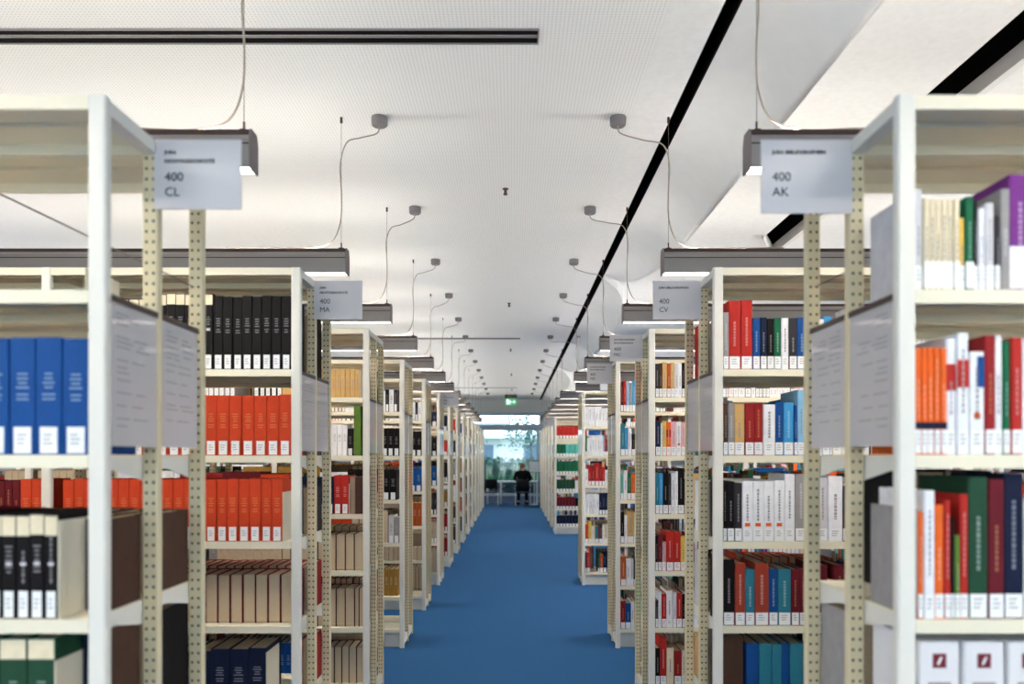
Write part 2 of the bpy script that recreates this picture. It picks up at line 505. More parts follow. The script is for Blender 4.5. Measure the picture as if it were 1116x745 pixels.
# white house
hs = empty('white_house', (0, 44, 0))
tag(hs, 'white low house with a flat roof beyond the garden hedge', 'house')
mb = MB()
mb.box(-9, 0, 0, 9, 6, 2.55, M['render']); mb.build('wall', hs)
mb = MB(); mb.box(-9.4, -0.9, 2.55, 9.4, 6.3, 2.8, M['render']); mb.build('roof', hs)
for x, ww in ((-1.45, .28), (1.15, .5)):
    mb = MB(); mb.box(x - ww, -0.04, 0.9, x + ww, 0.0, 2.2, M['bluepane']); wdw = mb.build('window', hs)
    mb = MB(); mb.box(x - ww - .06, -0.07, 0.84, x + ww + .06, -0.04, 0.9, M['render']); mb.build('sill', wdw)
# terrace canopy just beyond the glass
cn = empty('terrace_canopy', (0, 26.0, 0))
tag(cn, 'pale flat terrace canopy on a thin post outside the end window', 'canopy')
mb = MB(); mb.box(-4, -0.9, 2.58, -0.1, 1.4, 2.66, M['render']); mb.build('canopy_roof', cn)
mb = MB(); mb.box(-3.95, 1.2, -0.02, -3.87, 1.28, 2.58, M['render']); mb.build('post', cn)
mb = MB(); mb.box(-0.2, -0.9, -0.02, -0.13, -0.83, 2.58, M['render'])
# garden tree
tr = empty('garden_tree', (0.72, 28.2, 0))
tag(tr, 'slim young tree with blue-green leaves outside the end window', 'tree')
mb = MB(); mb.tube([(0, 0, -0.05), (0.02, 0, 1.0), (-0.03, 0, 1.9), (-0.15, 0, 2.6), (-0.3, 0.1, 3.2)], [0.05, 0.045, 0.035, 0.025, 0.012], M['bark'])
mb.tube([(-0.03, 0, 1.9), (0.25, 0.1, 2.5), (0.3, 0.1, 3.0)], [0.025, 0.018, 0.01], M['bark']); mb.build('trunk', tr, True)
mb = MB(); pts = []
while len(pts) < 620:
    p = Vector((rng.gauss(-0.25, .42), rng.gauss(0, .4), rng.gauss(2.45, .42)))
    pts.append(p)
leaf_quads(mb, pts, 0.085, mat('blue_green_leaf', (70, 120, 120), 0.6, 0.3)); mb.build('crown', tr)

# ------------------------------------------------------------------ shelving racks
PITCH, D1, DEPTH = 1.40, 1.526, 0.50
END = {-1: 0.849, 1: 0.803}
RACK_H = 2.255
LEVELS = [0.147, 0.485, 0.82, 1.158, 1.503, 1.848]
PW, PD = 0.038, 0.025
BAY = 1.0
def rack_y(n): return D1 + PITCH * (n - 1)

def chamfer_rect(w, d, c):
    return [(-w / 2 + c, -d / 2), (w / 2 - c, -d / 2), (w / 2, -d / 2 + c), (w / 2, d / 2 - c), (w / 2 - c, d / 2), (-w / 2 + c, d / 2), (-w / 2, d / 2 - c), (-w / 2, -d / 2 + c)]
_m = MB(); _m.prism(chamfer_rect(PW, PD, 0.004), 'z', 0, RACK_H, M['metal']); POST_FRONT = _m.mesh('post')
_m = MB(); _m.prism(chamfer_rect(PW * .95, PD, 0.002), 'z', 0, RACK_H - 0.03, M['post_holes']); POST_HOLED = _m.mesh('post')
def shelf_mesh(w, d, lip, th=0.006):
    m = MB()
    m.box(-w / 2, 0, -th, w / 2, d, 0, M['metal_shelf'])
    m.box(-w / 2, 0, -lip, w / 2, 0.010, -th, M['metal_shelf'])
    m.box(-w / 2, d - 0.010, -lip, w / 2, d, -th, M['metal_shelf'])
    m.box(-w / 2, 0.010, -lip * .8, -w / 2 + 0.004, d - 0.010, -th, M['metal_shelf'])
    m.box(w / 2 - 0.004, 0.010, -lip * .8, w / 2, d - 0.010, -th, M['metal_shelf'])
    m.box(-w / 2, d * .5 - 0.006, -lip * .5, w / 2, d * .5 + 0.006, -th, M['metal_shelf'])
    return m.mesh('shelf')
SW = BAY - PW - 0.002
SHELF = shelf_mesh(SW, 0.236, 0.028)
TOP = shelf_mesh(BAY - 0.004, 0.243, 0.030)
_m = MB(); _m.box(-SW / 2, 0, 0, SW / 2, 0.010, 0.105, M['metal']); KICK = _m.mesh('kick_plate')
def bracket_mesh(s):
    m = MB()   # triangular hanger under a shelf end
    m.prism([(0.0, -0.006), (0.0, -0.028), (0.10, -0.036), (0.225, -0.062), (0.225, -0.006)], 'x', -0.0012, 0.0012, M['metal'])
    return m.mesh('shelf_bracket')
BRACKET = bracket_mesh(1)
_m = MB(); _m.box(-0.0015, 0, 0, 0.0015, 0.196, 0.312, M['panel']); PANEL = _m.mesh('end_panel')
_m = MB(); _m.box(-0.004, -0.004, 0.308, 0.004, 0.200, 0.322, M['strip']); PSTRIP = _m.mesh('header_strip')
def notice_mesh(seed):
    r = random.Random(seed); m = MB()
    z = 0.285
    while z > 0.04:
        y = 0.02
        for _ in range(r.choice((1, 2, 2))):
            L = r.uniform(0.02, 0.07)
            m.box(-0.0022, y, z, 0.0022, min(0.18, y + L), z + 0.0035, M['ink_pale'])
            y += L + r.uniform(0.01, 0.03)
            if y > 0.16: break
        z -= r.choice((0.011, 0.011, 0.016, 0.028))
    return m.mesh('notice_print')
NOTICES = [notice_mesh(s) for s in range(4)]
_m = MB(); _m.box(-0.017, 0.02, -0.03, 0.017, 0.48, 0.0, M['metal']); TOPRAIL = _m.mesh('end_rail')
_m = MB(); _m.box(-0.012, 0.02, 0.02, 0.012, 0.48, 0.075, M['metal']); BOTRAIL = _m.mesh('end_rail')

OCC = []    # (x0,y0,z0,x1,y1,z1) of things that hide books, for ranking which books show largest
RACKS = []
def rack_word(side, n):
    return (('nearest' if n == 1 else ordinal(n)) + (' left rack' if side < 0 else ' right rack'))
def make_rack(side, n, bays, skip_shelf=()):
    y = rack_y(n); e = END[side]
    root = empty('shelving_rack', (side * e, y, 0))
    pos = {1: 'first', 2: 'second'}.get(n, ordinal(n))
    sd = 'left' if side < 0 else 'right'
    tag(root, 'cream white double-sided metal book rack, %s of the row on the %s of the aisle' % (pos, sd), 'bookshelf', 'library racks on the %s of the aisle' % sd)
    for k in range(bays + 1):
        cx = side * (PW / 2 + BAY * k)
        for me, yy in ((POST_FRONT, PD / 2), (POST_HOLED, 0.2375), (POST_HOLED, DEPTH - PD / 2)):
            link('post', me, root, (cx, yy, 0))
            OCC.append((side * e + cx - PW / 2, y + yy - PD / 2, 0, side * e + cx + PW / 2, y + yy + PD / 2, RACK_H))
    for k in range(bays):
        cx = side * (PW / 2 + BAY * (k + .5))
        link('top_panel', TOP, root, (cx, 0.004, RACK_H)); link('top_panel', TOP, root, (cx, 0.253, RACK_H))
        for li, z in enumerate(LEVELS):
            if (li, k) in skip_shelf: continue
            if n == 4 and side < 0 and li == 1: z = 0.40
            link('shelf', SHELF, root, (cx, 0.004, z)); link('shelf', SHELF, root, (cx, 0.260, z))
            OCC.append((side * e + cx - SW / 2, y, z - 0.03, side * e + cx + SW / 2, y + DEPTH, z))
            if k == 0 and n <= 4 and li > 0:
                for yy in (0.012, 0.262):
                    link('shelf_bracket', BRACKET, root, (cx - side * (SW / 2 - 0.0007), yy, z))
        link('kick_plate', KICK, root, (cx, 0.040, 0)); link('kick_plate', KICK, root, (cx, DEPTH - 0.050, 0))
    link('end_rail', TOPRAIL, root, (side * PW / 2, 0, RACK_H - 0.004)); link('end_rail', BOTRAIL, root, (side * PW / 2, 0, 0))
    for j, yy in enumerate((0.028, 0.254)):
        p = link('end_panel', PANEL, root, (side * 0.004, yy, 1.522)); p['label'] = 'clear grey plastic information panel'
        link('header_strip', PSTRIP, p)
        link('notice_print', NOTICES[(n + j) % 4], p)
        OCC.append((side * e - .004, y + yy, 1.522, side * e + .004, y + yy + .196, 1.84))
    if n == 1:
        mb = MB(); mb.tube([(side * PW / 2, DEPTH - .034, 1.96), (side * .55, DEPTH - .034, 2.215)], .0022, M['wire'], 6); mb.build('brace_rod', root)
    RACKS.append((side, n, bays, root))
    return root
LEFT_N = list(range(1, 16))
RIGHT_N = [1, 2, 3, 4, 6, 10, 11, 12, 13, 14, 15]
for s, ns in ((-1, LEFT_N), (1, RIGHT_N)):
    for n in ns:
        make_rack(s, n, 3 if n <= 6 else 2 if n <= 10 else 1)

# ------------------------------------------------------------------ books: every row is listed from the aisle end outward
BOOKS = []     # dicts
BOOKENDS = []
BOXES = []
rb = random.Random(21)
SC = {n: F_PX / rack_y(n) for n in range(1, 18)}

LEFT_MONO = ['black', 'black', 'maroon', 'taupe', 'brown', 'orange', 'navy', 'blue', 'beige', 'darkred', 'charcoal', 'white', 'ochre', 'darkgreen', 'grey']
RIGHT_MIX = ['white'] * 9 + ['lightgrey', 'lightgrey', 'cream', 'red', 'red', 'darkred', 'maroon', 'orange', 'brightorange', 'blue', 'blue', 'navy', 'lightblue', 'sky', 'teal',
             'green', 'darkgreen', 'black', 'black', 'charcoal', 'yellow', 'tan', 'brown', 'mint', 'purple', 'grey', 'rust', 'pink']
def rnd_mono(width):
    out = []; w = 0
    while w < width:
        c = rb.choice(LEFT_MONO); n = rb.randint(4, 14); t = rb.uniform(0.028, 0.052); h = rb.uniform(0.21, 0.27)
        flip = c in ('taupe', 'beige') and rb.random() < .8
        lab = 0 if flip else 1
        for _ in range(n):
            out.append(dict(c=c, w=t * rb.uniform(.93, 1.07), h=h, lab=lab, flip=flip, d=0.185, title=(not flip))); w += t
        if rb.random() < .3:
            g = rb.uniform(.05, .18); out.append(dict(gap=g)); w += g
    return out
def rnd_mix(width):
    out = []; w = 0
    while w < width:
        if rb.random() < .12:
            c = rb.choice(RIGHT_MIX); n = rb.randint(3, 6); t = rb.uniform(.02, .04); h = rb.uniform(.21, .25)
            for _ in range(n):
                out.append(dict(c=c, w=t, h=h, lab=1, d=0.17, title=1)); w += t
        else:
            t = rb.choice((rb.uniform(.010, .022), rb.uniform(.018, .042))); 
            out.append(dict(c=rb.choice(RIGHT_MIX), w=t, h=rb.uniform(.195, .262), lab=1, d=rb.uniform(.15, .18), title=rb.random() < .7)); w += t
        if rb.random() < .03:
            g = rb.uniform(.02, .1); out.append(dict(gap=g)); w += g
    return out
def parse(spec, s):
    """'colour:width_px:height_px[:flags]' in pixels at the rack's own scale; flags f=fore-edge out, n=no label, t=top label too, T=no title, B=big lower label, D=dot;  _:px gap ; |:h bookend ; xN repeats"""
    out = []
    for tok in spec.split():
        rep = 1
        if '*' in tok:
            tok, r = tok.split('*'); rep = int(r)
        p = tok.split(':')
        for _ in range(rep):
            if p[0] == '_': out.append(dict(gap=float(p[1]) / s))
            elif p[0] == '|': out.append(dict(bookend=float(p[1]) / s))
            else:
                fl = p[3] if len(p) > 3 else ''
                out.append(dict(c=p[0], w=float(p[1]) / s * rb.uniform(.97, 1.03), h=float(p[2]) / s * rb.uniform(.99, 1.01), lab=0 if ('n' in fl or 'f' in fl) else 2 if 'B' in fl else 1,
                                flip='f' in fl, top='t' in fl, title=not ('T' in fl or 'f' in fl), dot='D' in fl, band='R' in fl, foot='F' in fl, square='Q' in fl, d=0.165 if 'f' in fl else 0.125 if 'S' in fl else 0.19, back=0.085 if 'S' in fl else 0.0))
    return out

ROWS = {}
L, R = -1, 1
ROWS[L, 1, 5, 'F'] = ('_:1200', 0)
ROWS[L, 1, 4, 'F'] = ('blue:29:128*9 black:16:118*20', 0)
ROWS[L, 1, 3, 'F'] = ('brown:30:106:nTS |:108 black:15.4:115:t*7 maroon:14:118*40', 0)
ROWS[L, 1, 2, 'F'] = ('brown:17:158:nTS navy:17:160:nTS |:140 darkgreen:30:160:t*4 brown:24:165*20', 0)
ROWS[L, 1, 3, 'B'] = ('brown:26:104:nT*14 taupe:20:104*12', 0)
ROWS[L, 1, 2, 'B'] = ('black:24:150:nT*3 navy:24:168:nT*10 brown:20:160*10', 0)
ROWS[L, 1, 4, 'B'] = ('_:1200', 0)
ROWS[L, 1, 5, 'B'] = ('_:1200', 0)
ROWS[L, 2, 5, 'F'] = ('black:10.5:80*8 black:10:83:t*7 black:10.5:78:t*12 maroon:9:70*30', 0)
ROWS[L, 2, 4, 'F'] = ('orange:13.3:66*16 maroon:9:64*40', 0)
ROWS[L, 2, 3, 'F'] = ('_:8 |:54 orange:11.9:68*22 maroon:8:66*40', 0)
ROWS[L, 2, 2, 'F'] = ('_:2 maroon:13.6:54:f*26', 0.05)
ROWS[L, 2, 1, 'F'] = ('_:26 |:62 navy:20:66*3 navy:18:64*12', 0)
ROWS[L, 2, 5, 'B'] = ('black:11:76*30', 0)
ROWS[L, 2, 4, 'B'] = ('charcoal:9:66:n*10 darkred:9:70*20', 0)
ROWS[L, 2, 3, 'B'] = ('charcoal:10:56:n*4 tan:12:60*30', 0)
ROWS[L, 2, 2, 'B'] = ('darkred:10:54:nT*40', 0)
ROWS[L, 2, 1, 'B'] = ('darkred:10:58:nT _:700', 0)
ROWS[L, 3, 5, 'F'] = ('_:2 |:30 tan:5.2:31:n*16', 0)
ROWS[L, 3, 5, 'B'] = ('leaf:7:34:n*2 tan:6:30:n*12', 0)
ROWS[L, 3, 4, 'F'] = ('_:2 leaf:7.5:54:nT _:400', 0)
ROWS[L, 3, 4, 'B'] = ('_:300', 0)
ROWS[L, 3, 3, 'F'] = ('brown:8:40:nT taupe:6:40:nT |:33 red:8:42*2 navy:8:40*6', 0)
ROWS[L, 3, 2, 'F'] = ('brown:10:40:f*9', 0.03)
ROWS[L, 3, 1, 'F'] = ('brown:5:42:f*2 brown:10:42:f*8', 0.03)
ROWS[L, 3, 0, 'F'] = ('brown:8:40:f*9', 0.03)
ROWS[L, 3, 3, 'B'] = ('red:7:40*2 brown:8:38*8', 0)
ROWS[L, 4, 5, 'F'] = ('_:2 charcoal:4:24 white:5:24 black:4:24 white:5:23 black:4:24:B*2 white:5:24*6', 0)
ROWS[L, 4, 5, 'B'] = ('_:200', 0)
ROWS[L, 4, 4, 'F'] = ('black:6.2:30*9', 0)
ROWS[L, 4, 3, 'F'] = ('_:3 black:7.5:33*7', 0)
ROWS[L, 4, 2, 'F'] = ('grey:6:28*1 lightgrey:6:30 brown:8:36:f*5', 0)
ROWS[L, 4, 1, 'F'] = ('_:2 ochre:5.2:29:n*7', 0.04)
ROWS[L, 4, 0, 'F'] = ('_:200', 0)
ROWS[L, 4, 1, 'B'] = ('_:200', 0)
ROWS[L, 4, 0, 'B'] = ('_:200', 0)
ROWS[L, 5, 5, 'F'] = ('white:4:20 charcoal:3:20 white:5:20 black:3:20 white:5:20*4', 0)
ROWS[L, 5, 4, 'F'] = ('black:6:27*8', 0)
ROWS[L, 5, 3, 'F'] = ('blue:6.5:25*8', 0)
ROWS[L, 5, 2, 'F'] = ('rust:5:25:n*3 taupe:6:24:n*6', 0)
ROWS[L, 5, 1, 'F'] = ('taupe:5:14:f*8', 0)
ROWS[L, 5, 0, 'F'] = ('_:200', 0)
ROWS[L, 6, 5, 'F'] = ('navy:5:16*9', 0)
ROWS[L, 6, 4, 'F'] = ('black:5:20*9', 0)
ROWS[L, 6, 3, 'F'] = ('blue:5.5:21*9', 0)
ROWS[L, 7, 5, 'F'] = ('navy:5:16*9', 0)
ROWS[L, 7, 4, 'F'] = ('red:4.5:17*9', 0)
ROWS[L, 8, 5, 'F'] = ('orange:4.5:16*9', 0)
ROWS[R, 1, 5, 'F'] = ('lightgrey:9:112 cream:6.4:100:B*6 yellow:6:80 green:9:103:B black:5:99 white:7:90 lightgrey:9:96 charcoal:6:82 grey:10:112:n purple:24:126:B purple:24:126:B white:14:110*3', 0)
ROWS[R, 1, 4, 'F'] = ('brightorange:6.7:117:F*5 white:11:128:R white:13:134:R white:17:112:Q darkred:12:132 white:9:130 green:8:125 red:12:128 white:12:128*3', 0)
ROWS[R, 1, 3, 'F'] = ('grey:3:120:n brightorange:6:118 white:12:142 brightorange:10:126 red:7:130 black:4:110 leaf:6:92 red:9:136 darkgreen:21:157 maroon:18:154 navy:22:178 white:14:130*6', 0)
ROWS[R, 1, 5, 'B'] = ('_:900', 0)
ROWS[R, 1, 4, 'B'] = ('_:900', 0)
ROWS[R, 1, 3, 'B'] = ('_:60 black:60:168:nT*2 tan:12:120*10', 0)
ROWS[R, 1, 2, 'B'] = ('grey:40:150:nT*8', 0)
ROWS[R, 2, 5, 'F'] = ('grey:6:62 red:13:76*2 blue:8:56 navy:7:57 black:8:56 green:8:56 white:8:56 charcoal:9:56 blue:10:57 white:8:55 black:3:50 white:8:55 lightblue:8:58 navy:7:52 red:8:57 white:7:55', 0)
ROWS[R, 2, 4, 'F'] = ('brown:5:57 grey:7:58 tan:11:57 darkred:10:57*2 white:13:56 blue:9:58 lightblue:11:58 blue:4:55 sky:8:71 sky:8:71 white:10:65 lightblue:9:68', 0)
ROWS[R, 2, 3, 'F'] = ('black:4:66 black:8:66 charcoal:8:64 white:11.5:66:D*4 white:11:74 grey:13:73 white:11:72 lightgrey:11:70 white:16:71 navy:8:60 white:11:62:D pink:9:64 white:10:66*3', 0)
ROWS[R, 2, 2, 'F'] = ('black:13:72 redbrown:11:68 teal:10:62 redbrown:15:68 blue:10:62 teal:14:62 maroon:9:62*2 brightorange:6:50 maroon:16:66 brightorange:7:50 maroon:12:66', 0)
ROWS[R, 2, 1, 'F'] = ('brown:22:92:nT _:3 blue:14:72:nT teal:13:71:nT teal:11:71:nT blue:9:72:nT teal:14:72:nT blue:8:70:nT navy:6:60 _:5 cream:5:78 lightblue:9:68 black:12:60*4', 0)
ROWS[R, 3, 5, 'F'] = ('charcoal:4:37 brown:3.5:37 tan:5:38 rust:4:37 tan:4:38 lightgrey:4:37 white:4:37 black:3:38 red:6.5:38 white:5:36 lightblue:6:42*2', 0)
ROWS[R, 3, 4, 'F'] = ('navy:5.5:38 white:2:36 yellow:4:38 brightorange:5:37:R pink:6:37 white:5:37:D pink:4:36 red:6:34', 0)
ROWS[R, 3, 3, 'F'] = ('teal:4:45 lightblue:4:44 black:6:45 charcoal:3:44 white:4:44 white:3:47 black:7:50 charcoal:4:38 white:6:40', 0)
ROWS[R, 3, 2, 'F'] = ('black:3:38 maroon:4.5:40 pink:4:32 red:8:43 red:8:43 yellow:6:38 charcoal:3:30 red:6:40', 0)
ROWS[R, 3, 1, 'F'] = ('charcoal:3:30 white:3.5:38 red:5:37 white:7:40 lightgrey:4:38 red:6:38 black:3:36 white:6:38*4', 0)
ROWS[R, 3, 0, 'F'] = ('black:5:40 red:7:52 cream:8:40:n darkred:8:37 cream:5:38 pink:6:38*4', 0)
ROWS[R, 4, 5, 'F'] = ('maroon:3:33 red:3:34 sky:3.2:33 grey:3:32 lightblue:4:33 white:4:33 tan:4:34', 0)
ROWS[R, 4, 4, 'F'] = ('teal:5:35 lightblue:3:31 white:4:30 black:4:24 white:5:30', 0)
ROWS[R, 4, 3, 'F'] = ('mint:3:28 white:4:32 green:4:29 brightorange:5:28 white:4:30', 0)
ROWS[R, 4, 2, 'F'] = ('black:4:34 white:3:30 tan:7:34 cream:5:33 white:5:30', 0)
ROWS[R, 4, 1, 'F'] = ('rust:6:32 white:5:30 lightgrey:3:29 black:3:30 white:5:28', 0)
ROWS[R, 4, 0, 'F'] = ('darkred:5:30 blue:6:28 white:4:30', 0)
ROWS[R, 10, 5, 'F'] = ('red:3:13.5*9', 0)
ROWS[R, 10, 4, 'F'] = ('green:3:13*3 mint:3:13*4 green:3:13*2', 0)
ROWS[R, 10, 3, 'F'] = ('green:3:14*9', 0)
ROWS[R, 10, 2, 'F'] = ('darkgreen:3:13*6 white:3:12*3', 0)
ROWS[R, 10, 1, 'F'] = ('maroon:3:13*6 black:3:12*3', 0)
ROWS[R, 10, 0, 'F'] = ('navy:3:12*9', 0)
ROWS[R, 6, 3, 'F'] = ('white:3:18 red:3:22 darkred:4:22 red:4:25 darkred:3:24 red:3:20 white:3:17', 0)

SHELF_WORD = {5: 'top', 4: 'second', 3: 'third', 2: 'fourth', 1: 'fifth', 0: 'bottom'}
def place_row(side, n, bays, li, row):
    y = rack_y(n); e = END[side]; z = LEVELS[li]
    if n == 4 and side < 0 and li == 1: z = 0.40
    key = (side, n, li, row)
    setback = 0.0
    if key in ROWS:
        items = parse(ROWS[key][0], SC[n]); setback = ROWS[key][1]
    else:
        if row == 'B' and n >= 9: return
        items = []
    inner = PW + 0.0038
    filled = sum(i.get('w', i.get('gap', 0.002)) for i in items)
    total = bays * BAY - 0.05
    if (side, n) == (1, 1) and li == 2 and row == 'F':
        for k in range(8):
            BOXES.append((side * (e + inner + 0.008 + 0.094 * k), y + 0.012, z + .0008, 0.086, 0.29, k + 1))
        return
    if filled < total:
        items += (rnd_mono if side < 0 else rnd_mix)(total - filled)
    x = inner; cnt = 0; prev_gap = False
    for it in items:
        if 'gap' in it: x += it['gap']; prev_gap = it['gap'] > .035; continue
        if 'bookend' in it:
            BOOKENDS.append((side, n, li, side * (e + x + .002), y + 0.006, z + .0008, min(it['bookend'], .25), prev_gap)); x += 0.005; continue
        w = it['w']; prev_gap = False
        # keep clear of intermediate posts
        k = math.floor((x - PW / 2) / BAY)
        lo = k * BAY + PW + 0.0038; hi = (k + 1) * BAY - 0.003
        if x < lo: x = lo
        if x + w > hi:
            x = (k + 1) * BAY + PW + 0.0038
        if x + w > bays * BAY - 0.001: break
        nz = LEVELS[li + 1] if li < 5 else RACK_H
        if n == 4 and side < 0 and li == 0: nz = 0.40
        h = min(it['h'], nz - z - 0.04)
        cnt += 1
        d = min(it.get('d', .18), .21)
        sb = setback + it.get('back', 0.0) + (rb.uniform(0.0, 0.006) if key in ROWS else rb.uniform(0.0, 0.02))
        fy = y + 0.010 + sb if row == 'F' else y + DEPTH - 0.010 - sb     # spine plane
        b = dict(it); b.update(side=side, n=n, li=li, row=row, k=cnt, x=side * (e + x + w / 2), fy=fy, dr=1 if row == 'F' else -1, z=z + .0008, h=h, d=d)
        BOOKS.append(b)
        x += w + (0.0006 if n < 6 else 0.003 if n < 9 else 0.007)
for side, n, bays, root in RACKS:
    for li in range(6):
        for row in 'FB':
            place_row(side, n, bays, li, row)

# rank the books by how much of the picture they fill
ov = []; of = []
def addbox(b):
    o = len(ov); x0, y0, z0, x1, y1, z1 = b
    ov.extend([(x0, y0, z0), (x1, y0, z0), (x1, y1, z0), (x0, y1, z0), (x0, y0, z1), (x1, y0, z1), (x1, y1, z1), (x0, y1, z1)])
    for f in ((0, 3, 2, 1), (4, 5, 6, 7), (0, 1, 5, 4), (1, 2, 6, 5), (2, 3, 7, 6), (3, 0, 4, 7)):
        of.append(tuple(i + o for i in f))
for b in BOOKS:
    ya, yb = sorted((b['fy'], b['fy'] + b['dr'] * b['d']))
    addbox((b['x'] - b['w'] / 2, ya, b['z'], b['x'] + b['w'] / 2, yb, b['z'] + b['h']))
for x, y, z, w, h, k in BOXES:
    addbox((min(x, x + w), y, z, max(x, x + w), y + .2, z + h))
for b in OCC: addbox(b)
bvh = BVHTree.FromPolygons(ov, of)
count = {}
org = Vector((0, 0, CAM_Z))
ST = 3
for iy in range(0, int(H_PX), ST):
    for ix in range(0, int(W_PX), ST):
        dv = Vector(((ix + .5 - VPX) / F_PX, 1.0, (VPY - iy - .5) / F_PX)).normalized()
        hit = bvh.ray_cast(org, dv)
        if hit[2] is not None:
            bi = hit[2] // 6
            if bi < len(BOOKS): count[bi] = count.get(bi, 0) + ST * ST
order = sorted(count, key=lambda i: -count[i])
SOLO = set(order[:300])

def book_cover(mb, w, h, d, m, flip, rounded):
    """U-shaped case: spine towards -Y unless flipped; local origin at bottom centre of the front plane"""
    t = min(0.0028, w * .14)
    a = 0.0035 if rounded else 0.0
    a = min(a, w * .3)
    # plan outline (x, y), spine at y=0
    outer = [(w / 2, d), (w / 2, a), (w / 2 - a * .5, a * .25), (w / 2 - a * 1.0, 0)] if a else [(w / 2, d), (w / 2, 0)]
    outer = outer + [(-p[0], p[1]) for p in reversed(outer)]
    inn = [(-w / 2 + t, d), (-w / 2 + t, max(t, a)), (w / 2 - t, max(t, a)), (w / 2 - t, d)]
    if flip:
        outer = [(p[0], d - p[1]) for p in outer][::-1]; inn = [(p[0], d - p[1]) for p in inn][::-1]
    n = len(outer)
    # split the U into boards + spine quads between outer and inner loops
    vs = [(p[0], p[1], z) for z in (0, h) for p in outer] + [(p[0], p[1], z) for z in (0, h) for p in inn]
    fs = []
    for i in range(n - 1):
        fs.append((i, i + 1, n + i + 1, n + i))
    o = 2 * n
    for i in range(3):
        fs.append((o + i, o + i + 1, o + 4 + i + 1, o + 4 + i))
    # board ends
    fs.append((n - 1, o, o + 4, 2 * n - 1)); fs.append((o + 3, 0, n, o + 7))
    # caps as ngon (outer then inner loop)
    fs.append(tuple(range(n - 1, -1, -1)) + tuple(o + i for i in (3, 2, 1, 0)))
    fs.append(tuple(range(n, 2 * n)) + tuple(o + 4 + i for i in range(4)))
    mb.add(vs, [tuple(reversed(f)) for f in fs] if not flip else fs, m)
def pages(mb, w, h, d, flip):
    t = min(0.0028, w * .14); g = 0.004
    y0, y1 = (t + .001, d - g) if not flip else (g, d - t - .001)
    mb.box(-w / 2 + t, y0, 0.003, w / 2 - t, y1, h - 0.004, M['pages'])
def book_parts(b, w, h, full=True):
    """the marks on a spine, each as (part name, MB, sub-part of the label or not)"""
    out = []
    def one(name, x0, z0, x1, z1, m, t=0.0007):
        q = MB(); q.box(x0, -t, z0, x1, 0.0004, z1, m); out.append((name, q, False))
    lw = w * (.66 if b['side'] < 0 else .86)
    if b.get('lab') == 2:
        one('spine_label', -w * .49, 0.004, w * .49, min(0.095, h * .38) if w > .02 else 0.06, M['paper'])
    elif b.get('lab') == 1:
        one('spine_label', -lw / 2, 0.0025, lw / 2, 0.058 if b['side'] < 0 else 0.052, M['paper'])
        if b['n'] <= 3 and full:
            q = MB()
            for a in range(3):
                q.box(-lw * .3, -0.0009, 0.022 + a * .009, lw * (.1 + .08 * ((a * 7 + b['k']) % 3)), -0.0006, 0.0245 + a * .009, M['ink_pale'])
            out.append(('label_print', q, True))
    if b.get('top'):
        one('head_label', -w * .46, h - 0.045, w * .46, h - 0.004, M['b_cream'])
        one('volume_mark', -w * .2, h * .51, w * .2, h * .54, M['b_lightgrey'])
    if b.get('dot'):
        one('shelf_dot', -w * .25, 0.060, w * .25, 0.074, M['b_brightorange'], .0009)
    if b.get('foot'):
        one('navy_foot_band', -w * .5, 0.0535, w * .5, 0.068, M['b_navy'], .0005)
    if b.get('square'):
        one('blue_square', 0, h - .075, w * .46, h - .01, M['b_blue'], .0006); one('shelf_dot', -w * .2, .075, w * .2, .088, M['b_brightorange'], .0006)
    if b.get('band'):
        one('red_band', -w * .5, h * .55, w * .5, h * .78, M['b_red'], .0005)
    if b.get('title') and w > .008 and full:
        q = MB(); spine_title(q, b, w, h); out.append(('spine_title', q, False))
    return out
def spine_title(mb, b, w, h):
    r = random.Random(b['k'] * 31 + b['li'] * 7 + b['n'])
    pale = b['c'] in ('white', 'cream', 'lightgrey', 'yellow', 'sky', 'pink', 'tan', 'beige', 'mint')
    m = M['ink_pale'] if pale else M['b_' + b['c'] + '_t']
    if w > 0.03 and b['side'] < 0:
        z = h * .68
        for q in range(6):
            L = w * r.uniform(.14, .26)
            mb.box(-L, -0.0006, z, L, 0.0004, z + 0.004, m)
            z -= 0.0095 if q != 3 else 0.015
    else:   # running up the spine
        z = h * .34
        tt = w * .09
        end = h * r.uniform(.6, .86)
        while z < end:
            L = r.uniform(.005, .012)
            mb.box(-tt, -0.0006, z, tt, 0.0004, z + L, m)
            z += L + .003
def book_matrix(b):
    o = Matrix.Translation((b['x'], b['fy'], b['z']))
    return o if b['dr'] > 0 else o @ Matrix.Rotation(math.pi, 4, 'Z')

